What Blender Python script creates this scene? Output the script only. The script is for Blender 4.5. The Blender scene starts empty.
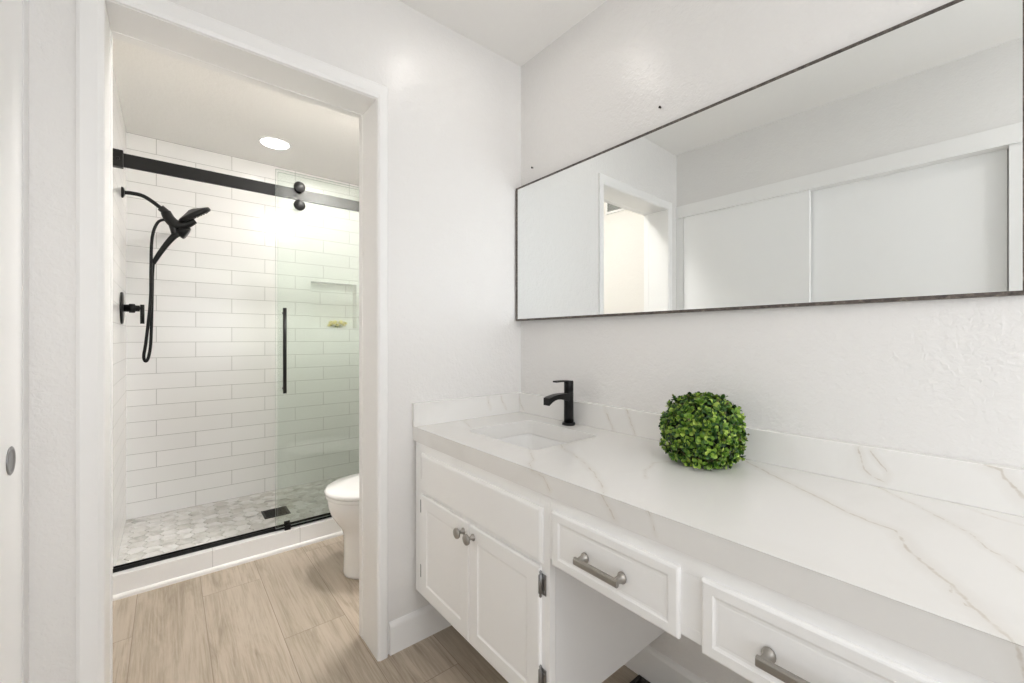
import bpy, bmesh, math, random
from mathutils import Vector, Matrix
random.seed(7)
S = bpy.context.scene
COL = S.collection

# ------------------------------------------------------------------ camera
F_PX, YAW = 420.4475, 0.6854
cam_d = bpy.data.cameras.new('camera'); cam = bpy.data.objects.new('camera', cam_d); COL.objects.link(cam)
cam.location = (-1.2715, -1.4886, 1.1647)
cam.rotation_euler = (math.pi / 2, 0, -YAW)
cam_d.sensor_fit = 'HORIZONTAL'; cam_d.sensor_width = 36.0
cam_d.lens = F_PX / 1024 * 36.0
cam_d.shift_y = -3.1 / 1024
cam_d.clip_start = 0.01
S.camera = cam

# ------------------------------------------------------------------ world, daylight, exposure
W = bpy.data.worlds.new('daylight'); S.world = W; W.use_nodes = True
W.node_tree.nodes['Background'].inputs[0].default_value = (0.86, 0.93, 1.0, 1)
W.node_tree.nodes['Background'].inputs[1].default_value = 1.5
ad = bpy.data.lights.new('window_daylight', 'AREA'); ad.shape = 'RECTANGLE'; ad.size = 1.05; ad.size_y = 1.45
ad.energy = 16; ad.color = (0.985, 0.975, 0.985)
ao = bpy.data.objects.new('window_daylight', ad); COL.objects.link(ao)
ao.location = (-0.78, -3.16, 1.38); ao.rotation_euler = (math.pi / 2, 0, 0)     # faces +y, into the room
bd = bpy.data.lights.new('side_fill_light', 'AREA'); bd.shape = 'RECTANGLE'; bd.size = 1.15; bd.size_y = 1.5  # added fill light, brightens the cabinet fronts from the left
bd.energy = 2.0; bd.color = (1.0, 0.98, 0.955)
bo = bpy.data.objects.new('side_fill_light', bd); COL.objects.link(bo)
bo.location = (-1.60, -2.40, 1.35); bo.rotation_euler = (math.pi / 2, 0, -math.pi / 2)   # faces +x, into the room
S.view_settings.view_transform = 'Standard'
try: S.view_settings.look = 'None'
except Exception: pass
S.view_settings.gamma = 1.0; S.view_settings.use_curve_mapping = False
S.view_settings.exposure = 0.0
S.cycles.max_bounces = 14; S.cycles.diffuse_bounces = 8; S.cycles.glossy_bounces = 6
S.cycles.transparent_max_bounces = 16
S.cycles.caustics_reflective = True
S.cycles.blur_glossy = 0.0
S.cycles.sample_clamp_indirect = 40
LAMP_VANITY, FILL_REAR, LAMP_SHOWER, FILL_BATH = 35.0, 64.0, 15.0, 114.0  # the rear and bath strengths belong to added fills

# ------------------------------------------------------------------ materials
def new_mat(name):
    m = bpy.data.materials.new(name); m.use_nodes = True
    nt = m.node_tree
    return m, nt, nt.nodes['Principled BSDF']
def N(nt, typ, **kw):
    n = nt.nodes.new(typ)
    for k, v in kw.items(): setattr(n, k, v)
    return n
def L(nt, a, b): nt.links.new(a, b)
def pos(nt): return N(nt, 'ShaderNodeNewGeometry').outputs['Position']
def mth(nt, op, a, b=None, c=None, clamp=False):
    n = N(nt, 'ShaderNodeMath', operation=op); n.use_clamp = clamp
    for i, v in enumerate((a, b, c)):
        if v is None: continue
        if isinstance(v, (int, float)): n.inputs[i].default_value = v
        else: L(nt, v, n.inputs[i])
    return n.outputs[0]
def mix(nt, fac, a, b):
    n = N(nt, 'ShaderNodeMix', data_type='RGBA')
    for s, v in ((n.inputs['Factor'], fac), (n.inputs['A'], a), (n.inputs['B'], b)):
        if isinstance(v, (int, float)): s.default_value = v
        elif isinstance(v, tuple): s.default_value = (*v, 1) if len(v) == 3 else v
        else: L(nt, v, s)
    return n.outputs['Result']
# several node types have more than one socket with the same name, so pick by index for the RGBA mix
def mix(nt, fac, a, b):
    n = N(nt, 'ShaderNodeMix', data_type='RGBA')
    for s, v in ((n.inputs[0], fac), (n.inputs[6], a), (n.inputs[7], b)):
        if isinstance(v, (int, float)): s.default_value = v
        elif isinstance(v, tuple): s.default_value = (*v, 1)
        else: L(nt, v, s)
    return n.outputs[2]
def noise(nt, vec, scale, detail=3, rough=.5, dist=0):
    n = N(nt, 'ShaderNodeTexNoise'); n.inputs['Scale'].default_value = scale; n.inputs['Detail'].default_value = detail
    n.inputs['Roughness'].default_value = rough; n.inputs['Distortion'].default_value = dist
    L(nt, vec, n.inputs['Vector']); return n
def bump(nt, b, h, strength, dist=.01):
    n = N(nt, 'ShaderNodeBump'); n.inputs['Strength'].default_value = strength; n.inputs['Distance'].default_value = dist
    L(nt, h, n.inputs['Height']); L(nt, n.outputs[0], b.inputs['Normal']); return n
def ramp(nt, fac, stops):
    n = N(nt, 'ShaderNodeValToRGB'); cr = n.color_ramp
    while len(cr.elements) < len(stops): cr.elements.new(.5)
    for e, (p, c) in zip(cr.elements, stops): e.position = p; e.color = (*c, 1)
    L(nt, fac, n.inputs[0]); return n.outputs[0]
def simple(name, col, rough=.4, metal=0, bscale=None, bstr=.1, vary=.03, coat=0):
    m, nt, b = new_mat(name); p = pos(nt)
    n = noise(nt, p, 18, 3)
    c2 = tuple(max(0, c * (1 - vary)) for c in col)
    L(nt, mix(nt, n.outputs['Fac'], col, c2), b.inputs['Base Color'])
    b.inputs['Roughness'].default_value = rough; b.inputs['Metallic'].default_value = metal
    b.inputs['Coat Weight'].default_value = coat
    if bscale: bump(nt, b, noise(nt, p, bscale, 2).outputs['Fac'], bstr, .004)
    return m

def wall_paint(name, col, rough, strength):
    m, nt, b = new_mat(name); p = pos(nt)
    n1 = noise(nt, p, 95, 2, .5, .8); n2 = noise(nt, p, 30, 3, .5, .5)
    h = mth(nt, 'ADD', mth(nt, 'MULTIPLY', n1.outputs['Fac'], .6), mth(nt, 'MULTIPLY', n2.outputs['Fac'], .8))
    b.inputs['Base Color'].default_value = (*col, 1); b.inputs['Roughness'].default_value = rough
    bump(nt, b, h, strength, .006); return m
M = {}
M['wall'] = wall_paint('textured_white_wall_paint', (.775, .763, .748), .23, .40)
M['bath_wall'] = wall_paint('warm_white_wall_paint', (.78, .755, .715), .45, .25)
M['ceiling'] = wall_paint('ceiling_paint', (.86, .85, .83), .7, .2)
M['trim'] = simple('white_trim_paint', (.84, .835, .825), .32, vary=.015)
M['door'] = simple('white_closet_door', (.88, .88, .875), .4, vary=.015)
M['cabinet'] = simple('white_cabinet_paint', (.92, .917, .91), .35, vary=.02, bscale=60, bstr=.03)
M['cabinet_side'] = simple('white_cabinet_side', (.84, .84, .84), .45, vary=.02)
M['black'] = simple('matte_black_metal', (.008, .008, .008), .34, vary=.2)
M['black_rail'] = simple('satin_black_rail', (.009, .009, .009), .42, vary=.2)
for k_ in ('black', 'black_rail'): M[k_].node_tree.nodes['Principled BSDF'].inputs['Specular IOR Level'].default_value = .28
M['nickel'] = simple('brushed_nickel', (.40, .38, .35), .40, 1, 90, .05)
M['pewter'] = simple('dark_pewter', (.33, .33, .335), .3, 1)
M['porcelain'] = simple('white_porcelain', (.86, .855, .845), .1, vary=.01, coat=.3)
M['rubber'] = simple('dark_bronze', (.035, .028, .024), .5, .3)
M['register'] = simple('grey_painted_register', (.33, .34, .32), .5)
M['light_trim'] = simple('white_light_trim', (.9, .9, .9), .5)

m, nt, b = new_mat('mirror_silver'); p = pos(nt)
b.inputs['Metallic'].default_value = 1; b.inputs['Roughness'].default_value = 0
L(nt, mix(nt, noise(nt, p, 3).outputs['Fac'], (.90, .925, .925), (.89, .915, .915)), b.inputs['Base Color']); M['mirror'] = m

m, nt, b = new_mat('weathered_grey_brown_frame'); p = pos(nt)
n = noise(nt, p, 90, 5, .7)
L(nt, ramp(nt, n.outputs['Fac'], [(.3, (.045, .04, .038)), (.55, (.13, .11, .095)), (.75, (.30, .26, .22))]), b.inputs['Base Color'])
b.inputs['Roughness'].default_value = .5; b.inputs['Metallic'].default_value = .35; bump(nt, b, n.outputs['Fac'], .3, .003); M['frame'] = m

def glass(name, tint):
    m, nt, b = new_mat(name); nt.nodes.remove(b)
    out = nt.nodes['Material Output']; p = pos(nt)
    tr = N(nt, 'ShaderNodeBsdfTransparent'); gl = N(nt, 'ShaderNodeBsdfGlossy'); gl.inputs['Roughness'].default_value = .0
    n = noise(nt, p, 2.0)
    L(nt, mix(nt, n.outputs['Fac'], tint, tuple(t * .995 for t in tint)), tr.inputs['Color'])
    fr = N(nt, 'ShaderNodeFresnel'); fr.inputs['IOR'].default_value = 1.45
    mx = N(nt, 'ShaderNodeMixShader'); L(nt, fr.outputs[0], mx.inputs[0]); L(nt, tr.outputs[0], mx.inputs[1]); L(nt, gl.outputs[0], mx.inputs[2])
    L(nt, mx.outputs[0], out.inputs['Surface']); return m
M['glass'] = glass('green_tinted_glass', (.966, .985, .972))
M['glass_edge'] = simple('green_glass_edge', (.62, .70, .66), .15)

def emit(name, col, strength):
    m, nt, b = new_mat(name)
    b.inputs['Base Color'].default_value = (.9, .9, .9, 1)
    b.inputs['Emission Color'].default_value = (*col, 1); b.inputs['Emission Strength'].default_value = strength
    return m
M['lamp_vanity'] = emit('lit_lamp_diffuser', (1, .95, .90), LAMP_VANITY)
M['fill_rear'] = emit('rear_fill_lens', (1, .95, .90), FILL_REAR)
M['lamp_shower'] = emit('lit_downlight_lens', (1, .97, .93), LAMP_SHOWER)
M['fill_bath'] = emit('bath_fill_lens', (1, .97, .935), FILL_BATH)

def tile_mat(name, ux, u0, z0, w, h, off, col, grout):
    """running-bond wall tile; ux = which world axis runs along the wall"""
    m, nt, b = new_mat(name); p = pos(nt)
    sp = N(nt, 'ShaderNodeSeparateXYZ'); L(nt, p, sp.inputs[0])
    cb = N(nt, 'ShaderNodeCombineXYZ')
    L(nt, mth(nt, 'SUBTRACT', sp.outputs[ux], u0), cb.inputs[0]); L(nt, mth(nt, 'SUBTRACT', sp.outputs[2], z0), cb.inputs[1])
    br = N(nt, 'ShaderNodeTexBrick'); L(nt, cb.outputs[0], br.inputs['Vector'])
    br.offset = off; br.offset_frequency = 2; br.squash = 1
    br.inputs['Color1'].default_value = (*col, 1); br.inputs['Color2'].default_value = (*[c * .97 for c in col], 1)
    br.inputs['Mortar'].default_value = (*grout, 1); br.inputs['Scale'].default_value = 1
    br.inputs['Mortar Size'].default_value = .0017; br.inputs['Mortar Smooth'].default_value = .15; br.inputs['Bias'].default_value = 0
    br.inputs['Brick Width'].default_value = w; br.inputs['Row Height'].default_value = h
    L(nt, br.outputs['Color'], b.inputs['Base Color'])
    b.inputs['Roughness'].default_value = .2
    wob = noise(nt, p, 9, 2)
    hh = mth(nt, 'SUBTRACT', mth(nt, 'MULTIPLY', wob.outputs['Fac'], .25), br.outputs['Fac'])
    bump(nt, b, hh, .35, .004); return m
TILE, GROUT = (.92, .915, .905), (.56, .555, .54)
M['tile_back'] = tile_mat('white_shower_tile_back', 0, -1.33, .052, .40, .099, .5, TILE, GROUT)
M['tile_side'] = tile_mat('white_shower_tile_side', 1, 2.0, .052, .40, .099, .5, TILE, GROUT)
M['tile_curb'] = tile_mat('white_curb_tile', 0, -1.10, -.30, .40, .60, 0, (.83, .83, .83), (.6, .6, .6))

# wood look plank floor
m, nt, b = new_mat('wood_look_plank_floor'); p = pos(nt)
sp = N(nt, 'ShaderNodeSeparateXYZ'); L(nt, p, sp.inputs[0])
cb = N(nt, 'ShaderNodeCombineXYZ')
vv = mth(nt, 'ADD', sp.outputs[0], 1.380)
row = mth(nt, 'SUBTRACT', mth(nt, 'FLOOR', mth(nt, 'DIVIDE', vv, .2285)), 1.0)
L(nt, mth(nt, 'ADD', mth(nt, 'SUBTRACT', sp.outputs[1], .86), mth(nt, 'MULTIPLY', row, .53)), cb.inputs[0]); L(nt, vv, cb.inputs[1])
br = N(nt, 'ShaderNodeTexBrick'); L(nt, cb.outputs[0], br.inputs['Vector'])
br.offset = 0; br.offset_frequency = 2
br.inputs['Color1'].default_value = (0, 0, 0, 1); br.inputs['Color2'].default_value = (1, 1, 1, 1); br.inputs['Mortar'].default_value = (.5, .5, .5, 1)
br.inputs['Scale'].default_value = 1; br.inputs['Mortar Size'].default_value = .0013; br.inputs['Mortar Smooth'].default_value = .2
br.inputs['Bias'].default_value = 0; br.inputs['Brick Width'].default_value = 1.2; br.inputs['Row Height'].default_value = .2285
rnd = N(nt, 'ShaderNodeSeparateColor'); L(nt, br.outputs['Color'], rnd.inputs[0]); rv = rnd.outputs[0]
gv = N(nt, 'ShaderNodeCombineXYZ')
L(nt, mth(nt, 'MULTIPLY', sp.outputs[0], 11.0), gv.inputs[0])
L(nt, mth(nt, 'ADD', mth(nt, 'MULTIPLY', sp.outputs[1], 1.5), mth(nt, 'MULTIPLY', rv, 13.0)), gv.inputs[1]); L(nt, mth(nt, 'MULTIPLY', rv, 7.0), gv.inputs[2])
g1 = noise(nt, gv.outputs[0], 1.3, 7, .62, 1.1)
gv2 = N(nt, 'ShaderNodeCombineXYZ')
L(nt, mth(nt, 'MULTIPLY', sp.outputs[0], 130.0), gv2.inputs[0]); L(nt, mth(nt, 'ADD', mth(nt, 'MULTIPLY', sp.outputs[1], 3.5), mth(nt, 'MULTIPLY', rv, 9.0)), gv2.inputs[1])
g2 = noise(nt, gv2.outputs[0], 1.0, 5, .65, .6)
f = mth(nt, 'ADD', mth(nt, 'MULTIPLY', g1.outputs['Fac'], .58), mth(nt, 'MULTIPLY', g2.outputs['Fac'], .42))
c = ramp(nt, f, [(.32, (.22, .17, .125)), (.42, (.36, .30, .23)), (.53, (.485, .415, .335)), (.70, (.57, .50, .42))])
c = mix(nt, mth(nt, 'MULTIPLY', rv, .35), c, (.385, .325, .255))
c = mix(nt, mth(nt, 'MULTIPLY', br.outputs['Fac'], .75), c, (.20, .15, .11))
L(nt, c, b.inputs['Base Color']); b.inputs['Roughness'].default_value = .42
bump(nt, b, mth(nt, 'SUBTRACT', mth(nt, 'MULTIPLY', g2.outputs['Fac'], .3), br.outputs['Fac']), .25, .003); M['planks'] = m

# marble hexagon mosaic: colour per tile
m, nt, b = new_mat('marble_hexagon_mosaic'); p = pos(nt)
gi = N(nt, 'ShaderNodeNewGeometry')
pv = N(nt, 'ShaderNodeVectorMath', operation='ADD'); L(nt, p, pv.inputs[0])
cb = N(nt, 'ShaderNodeCombineXYZ'); L(nt, mth(nt, 'MULTIPLY', gi.outputs['Random Per Island'], 50), cb.inputs[0]); L(nt, cb.outputs[0], pv.inputs[1])
n = noise(nt, pv.outputs[0], 9, 4, .55, .8)
c = ramp(nt, n.outputs['Fac'], [(.30, (.46, .455, .44)), (.42, (.70, .69, .665)), (.56, (.86, .855, .84))])
c = mix(nt, mth(nt, 'MULTIPLY', mth(nt, 'POWER', gi.outputs['Random Per Island'], 2.2), .55), c, (.55, .53, .485))
L(nt, c, b.inputs['Base Color']); b.inputs['Roughness'].default_value = .25; M['mosaic'] = m
M['grout'] = simple('pale_grout', (.50, .485, .45), .8)

# white quartz with thin brown veins (the veins' courses, in metres)
ZC = .828
XB = -.026                                # front of the long backsplash
VEINS = [  # (width, strength, points)
 (.0022, .85, [(-.03, -.98, ZC), (-.157, -1.144, ZC), (-.253, -1.269, ZC), (-.287, -1.344, ZC), (-.354, -1.368, ZC), (-.437, -1.418, ZC), (-.475, -1.441, ZC), (-.503, -1.456, ZC), (-.546, -1.479, ZC), (-.546, -1.488, .80), (-.546, -1.50, .77)]),
 (.0016, .6, [(-.437, -1.418, ZC), (-.464, -1.428, ZC), (-.491, -1.444, ZC), (-.503, -1.456, ZC)]),
 (.0014, .5, [(-.017, -1.390, ZC), (-.061, -1.437, ZC), (-.083, -1.486, ZC), (-.11, -1.56, ZC)]),
 (.0018, .55, [(-.02, -1.27, ZC), (-.157, -1.393, ZC), (-.206, -1.430, ZC), (-.258, -1.453, ZC), (-.313, -1.486, ZC), (-.40, -1.55, ZC)]),
 (.0020, .45, [(-.30, -.0, ZC), (-.338, -.038, ZC), (-.381, -.153, ZC)]),
 (.0016, .55, [(-.43, -.545, ZC), (-.458, -.580, ZC), (-.490, -.624, ZC), (-.519, -.648, ZC), (-.546, -.68, ZC), (-.546, -.727, .815), (-.546, -.75, .79)]),
 (.0018, .65, [(-.28, -.52, ZC), (-.335, -.586, ZC), (-.359, -.653, ZC), (-.418, -.765, ZC), (-.463, -.821, ZC), (-.504, -.877, ZC), (-.533, -.899, ZC), (-.546, -.905, ZC), (-.546, -.920, .81), (-.546, -.943, .785)]),
 (.0014, .4, [(-.385, -.909, ZC), (-.327, -.871, ZC), (-.251, -.849, ZC), (-.199, -.875, ZC)]),
 (.0014, .4, [(-.546, -1.02, ZC), (-.546, -1.036, .79)]),
 (.0016, .6, [(XB, -1.239, .915), (XB, -1.25, .862), (XB, -1.286, .841), (XB, -1.29, .864), (XB, -1.263, .909)]),
 (.0022, .85, [(XB, -1.435, .917), (XB, -1.460, .910), (XB, -1.464, .895), (XB, -1.483, .868), (XB, -1.53, .83)]),
 (.0016, .45, [(XB, -.005, .92), (XB, -.045, .84)]),
 (.0016, .55, [(XB, -.50, .92), (XB, -.524, .866), (XB, -.545, .835)]),
 (.0016, .55, [(XB, -.60, .92), (XB, -.619, .865), (XB, -.637, .832)]),
 (.0018, .5, [(-.208, -.02, .92), (-.204, -.02, .90), (-.192, -.02, .855)]),
 (.0016, .45, [(-.135, -.02, .92), (-.13, -.02, .90), (-.103, -.02, .85)]),
]
def seg_group():
    g = bpy.data.node_groups.new('distance_to_vein', 'ShaderNodeTree')
    for nm, ty in (('prev', 'NodeSocketFloat'), ('P', 'NodeSocketVector'), ('A', 'NodeSocketVector'), ('BA', 'NodeSocketVector'), ('inv', 'NodeSocketFloat'), ('width', 'NodeSocketFloat')):
        g.interface.new_socket(nm, in_out='INPUT', socket_type=ty)
    g.interface.new_socket('dist', in_out='OUTPUT', socket_type='NodeSocketFloat')
    gi = g.nodes.new('NodeGroupInput'); go = g.nodes.new('NodeGroupOutput')
    def nd(typ, op, *ins, out=0, clamp=False):
        n_ = g.nodes.new(typ); n_.operation = op
        if clamp: n_.use_clamp = True
        for k, v in ins: g.links.new(v, n_.inputs[k])
        return n_.outputs[out]
    VMN, FMN = 'ShaderNodeVectorMath', 'ShaderNodeMath'
    pa = nd(VMN, 'SUBTRACT', (0, gi.outputs['P']), (1, gi.outputs['A']))
    dt = nd(VMN, 'DOT_PRODUCT', (0, pa), (1, gi.outputs['BA']), out=1)
    h_ = nd(FMN, 'MULTIPLY', (0, dt), (1, gi.outputs['inv']), clamp=True)
    sc = nd(VMN, 'SCALE', (0, gi.outputs['BA']), ('Scale', h_))
    df = nd(VMN, 'SUBTRACT', (0, pa), (1, sc))
    ln = nd(VMN, 'LENGTH', (0, df), out=1)
    d = nd(FMN, 'DIVIDE', (0, ln), (1, gi.outputs['width']))
    g.links.new(nd(FMN, 'MINIMUM', (0, gi.outputs['prev']), (1, d)), go.inputs['dist'])
    return g
SG = seg_group()
def quartz(name, veins):
    m, nt, b = new_mat(name); p = pos(nt)
    nz = noise(nt, p, 22, 4, .6)
    dv = N(nt, 'ShaderNodeVectorMath', operation='SUBTRACT'); L(nt, nz.outputs['Color'], dv.inputs[0]); dv.inputs[1].default_value = (.5, .5, .5)
    ds = N(nt, 'ShaderNodeVectorMath', operation='SCALE'); L(nt, dv.outputs[0], ds.inputs[0]); ds.inputs['Scale'].default_value = .022
    pa_ = N(nt, 'ShaderNodeVectorMath', operation='ADD'); L(nt, p, pa_.inputs[0]); L(nt, ds.outputs[0], pa_.inputs[1])
    P = pa_.outputs[0]
    dprev = None
    for w, s_, pts in veins:
        for A, B in zip(pts, pts[1:]):
            A, B = Vector(A), Vector(B); BA = B - A
            g = N(nt, 'ShaderNodeGroup'); g.node_tree = SG
            L(nt, P, g.inputs['P']); g.inputs['A'].default_value = A; g.inputs['BA'].default_value = BA
            g.inputs['inv'].default_value = 1 / max(BA.length_squared, 1e-9); g.inputs['width'].default_value = w * (s_ + .15)
            if dprev: L(nt, dprev, g.inputs['prev'])
            else: g.inputs['prev'].default_value = 1e3
            dprev = g.outputs['dist']
    pl = mth(nt, 'MULTIPLY', mth(nt, 'SUBTRACT', 1.6, dprev, None, True), .62)
    ph = mth(nt, 'SUBTRACT', 1.0, mth(nt, 'MULTIPLY', dprev, .09), None, True)
    cl = noise(nt, p, 3.2, 4, .6, 1.0)
    c = mix(nt, mth(nt, 'MULTIPLY', mth(nt, 'SUBTRACT', cl.outputs['Fac'], .52, None, True), 1.2, None, True), (.80, .79, .77), (.68, .66, .63))
    br_n = noise(nt, p, 45, 3, .6)
    c = mix(nt, mth(nt, 'MULTIPLY', ph, .20), c, (.56, .50, .42))
    c = mix(nt, mth(nt, 'MULTIPLY', pl, mth(nt, 'ADD', mth(nt, 'MULTIPLY', br_n.outputs['Fac'], 1.1), .05, None, True)), c, (.43, .36, .27))
    L(nt, c, b.inputs['Base Color']); b.inputs['Roughness'].default_value = .26; return m
M['quartz'] = quartz('veined_white_quartz', [v for v in VEINS if v[2][-1][0] < -.03 and v[2][-1][1] < -.03])
M['quartz_splash'] = quartz('veined_white_quartz_splash', [v for v in VEINS if v[2][0][0] == XB and v[2][-1][0] == XB or v[2][0][1] == -.02])

# foliage
def leafmat(name, stops, rough=.45):
    m, nt, b = new_mat(name); gi = N(nt, 'ShaderNodeNewGeometry')
    n = noise(nt, gi.outputs['Position'], 12, 2)
    f = mth(nt, 'ADD', mth(nt, 'MULTIPLY', gi.outputs['Random Per Island'], .75), mth(nt, 'MULTIPLY', n.outputs['Fac'], .25))
    L(nt, ramp(nt, f, stops), b.inputs['Base Color']); b.inputs['Roughness'].default_value = rough
    return m
M['leaf'] = leafmat('boxwood_leaves', [(.08, (.010, .035, .008)), (.36, (.035, .105, .016)), (.62, (.15, .29, .03)), (.92, (.46, .60, .11))])
M['core'] = simple('dark_green_core', (.012, .03, .008), .8)
M['twig'] = leafmat('boxwood_buds', [(.1, (.10, .07, .03)), (.9, (.16, .20, .04))])
M['petal'] = leafmat('yellow_white_petals', [(.1, (.86, .70, .12)), (.5, (.90, .82, .35)), (.9, (.92, .90, .74))])
M['sprig'] = leafmat('small_green_sprigs', [(.1, (.10, .17, .03)), (.9, (.30, .34, .08))])

# ------------------------------------------------------------------ mesh helpers
def bm_(): return bmesh.new()
def box(bm, lo, hi, bev=0, seg=2, mi=0):
    lo, hi = Vector(lo), Vector(hi); c = (lo + hi) / 2; d = hi - lo
    r = bmesh.ops.create_cube(bm, size=1, matrix=Matrix.Translation(c) @ Matrix.Diagonal((d.x, d.y, d.z, 1)))
    vs = r['verts']; fs = list({f for v in vs for f in v.link_faces})
    for f in fs: f.material_index = mi
    if bev:
        es = list({e for v in vs for e in v.link_edges})
        bmesh.ops.bevel(bm, geom=es, offset=bev, segments=seg, affect='EDGES', profile=.5, clamp_overlap=True)
def frame_from(d):
    d = d.normalized(); u = d.orthogonal().normalized(); return u, d.cross(u)
def rings(bm, rr, closed=True, cap0=True, cap1=True, smooth=True):
    """rr: list of rings (each a list of Vectors of equal count) -> skinned surface"""
    vr = [[bm.verts.new(v) for v in r] for r in rr]; n = len(vr[0])
    for a, b_ in zip(vr, vr[1:]):
        for i in range(n if closed else n - 1):
            j = (i + 1) % n; f = bm.faces.new((a[i], a[j], b_[j], b_[i])); f.smooth = smooth
    if cap0: bm.faces.new(list(reversed(vr[0])))
    if cap1: bm.faces.new(vr[-1])
    return vr
def circ(c, u, w, r, n): return [c + (u * math.cos(2 * math.pi * i / n) + w * math.sin(2 * math.pi * i / n)) * r for i in range(n)]
def lathe(bm, base, axis, prof, n=28):
    """prof: list of (radius, height along axis)"""
    base, axis = Vector(base), Vector(axis).normalized(); u, w = frame_from(axis)
    rings(bm, [circ(base + axis * h, u, w, max(r, 1e-4), n) for r, h in prof])
def tube(bm, pts, r, n=12, smooth_pts=True):
    pts = [Vector(p) for p in pts]
    if smooth_pts and len(pts) > 2:
        q = []
        for i in range(len(pts) - 1):
            p0 = pts[max(i - 1, 0)]; p1 = pts[i]; p2 = pts[i + 1]; p3 = pts[min(i + 2, len(pts) - 1)]
            for k in range(8):
                t = k / 8
                q.append(.5 * ((2 * p1) + (p2 - p0) * t + (2 * p0 - 5 * p1 + 4 * p2 - p3) * t * t + (3 * p1 - p0 - 3 * p2 + p3) * t ** 3))
        q.append(pts[-1]); pts = q
    rr = []; u = None
    for i, p in enumerate(pts):
        d = (pts[min(i + 1, len(pts) - 1)] - pts[max(i - 1, 0)]).normalized()
        if u is None: u = d.orthogonal().normalized()
        u = (u - d * u.dot(d)).normalized(); w = d.cross(u)
        ra = r(i / (len(pts) - 1)) if callable(r) else r
        rr.append(circ(p, u, w, ra, n))
    rings(bm, rr)
def build(name, bm, mats, parent=None, **props):
    if not isinstance(mats, (list, tuple)): mats = [mats]
    bmesh.ops.recalc_face_normals(bm, faces=bm.faces)
    off = Vector((0, 0, 0)); q = parent
    while q: off += q.location; q = q.parent
    if parent is None:                       # a thing's origin sits at its base
        xs = [v.co for v in bm.verts]
        off_o = Vector(((min(v.x for v in xs) + max(v.x for v in xs)) / 2, (min(v.y for v in xs) + max(v.y for v in xs)) / 2, min(v.z for v in xs)))
    else: off_o = Vector((0, 0, 0))
    bmesh.ops.translate(bm, verts=bm.verts, vec=-(off + off_o))
    me = bpy.data.meshes.new(name); bm.to_mesh(me); bm.free()
    for m_ in mats: me.materials.append(m_)
    o = bpy.data.objects.new(name, me); COL.objects.link(o); o.location = off_o
    if parent: o.parent = parent
    for k, v in props.items(): o[k] = v
    return o
def thing(name, label, cat, loc, group=None):
    o = bpy.data.objects.new(name, None); COL.objects.link(o); o.location = loc; o.empty_display_size = .05
    o['label'] = label; o['category'] = cat
    if group: o['group'] = group
    return o
def struct(name, bm, mats, label, cat, parent=None):
    o = build(name, bm, mats, parent)
    if parent is None: o['kind'] = 'structure'; o['label'] = label; o['category'] = cat
    return o
def clone(o, parent=None, loc=None):
    c_ = o.copy(); COL.objects.link(c_); c_.parent = parent
    if loc is not None: c_.location = loc
    for ch in list(o.children): clone(ch, c_)
    return c_

# ------------------------------------------------------------------ room shell
H = 2.43; XW = -1.527; TW = .135
XJ0, XJ1, ZD = -1.397, -.688, 2.03        # bathroom doorway
YR = -3.2; XT = -1.47; XTR = .045; YS = 2.0
b_ = bm_(); box(b_, (-2.0, YR - .1, -.1), (.25, 1.2, 0)); struct('floor', b_, M['planks'], 'pale wood-look plank floor running through both rooms', 'floor')
b_ = bm_(); box(b_, (-2.0, YR - .1, H), (.25, 2.25, H + .1)); struct('ceiling', b_, M['ceiling'], 'flat white ceiling above vanity and shower', 'ceiling')
b_ = bm_()                                # wall with the doorway
box(b_, (-1.75, 0, 0), (XJ0 - .018, TW, H)); box(b_, (XJ1 + .018, 0, 0), (.0, TW, H)); box(b_, (XJ0 - .018, 0, ZD + .018), (XJ1 + .018, TW, H))
struct('wall_back', b_, M['wall'], 'white textured wall around the bathroom doorway', 'wall')
b_ = bm_(); box(b_, (0, YR - .1, 0), (.15, TW, H)); struct('wall_right', b_, M['wall'], 'white textured wall behind the long mirror and vanity', 'wall')
b_ = bm_()                                # closet wall: header and what lies beyond the closet
box(b_, (XW - .12, -1.546, 2.05), (XW, 0, H)); box(b_, (XW - .12, -1.80, 0), (XW, -1.546, H)); box(b_, (XW - .12, YR - .1, 0), (XW, -3.0, H)); box(b_, (XW - .12, -3.0, 0), (XW, -1.80, .58)); box(b_, (XW - .12, -3.0, 2.12), (XW, -1.80, H)); box(b_, (-1.85, -1.66, 0), (-1.75, 0, H)); box(b_, (-1.75, -1.66, 0), (XW - .12, -1.56, H))
struct('wall_left', b_, M['wall'], 'white wall above the sliding closet doors', 'wall')
b_ = bm_()                                # rear wall with the window opening
wx0, wx1, wz0, wz1 = -1.32, -.24, .64, 2.12
box(b_, (XW, YR - .1, 0), (wx0, YR, H)); box(b_, (wx1, YR - .1, 0), (0, YR, H)); box(b_, (wx0, YR - .1, 0), (wx1, YR, wz0)); box(b_, (wx0, YR - .1, wz1), (wx1, YR, H))
struct('wall_rear', b_, M['wall'], 'white wall with a window behind the viewpoint', 'wall')
b_ = bm_()
for lo, hi in (((wx0, YR - .07, wz0), (wx0 + .05, YR + .015, wz1)), ((wx1 - .05, YR - .07, wz0), (wx1, YR + .015, wz1)), ((wx0 + .05, YR - .07, wz0), (wx1 - .05, YR + .015, wz0 + .05)), ((wx0 + .05, YR - .07, wz1 - .05), (wx1 - .05, YR + .015, wz1))): box(b_, lo, hi, .003)
struct('window_1', b_, M['trim'], 'white framed window behind the viewpoint', 'window')

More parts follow.
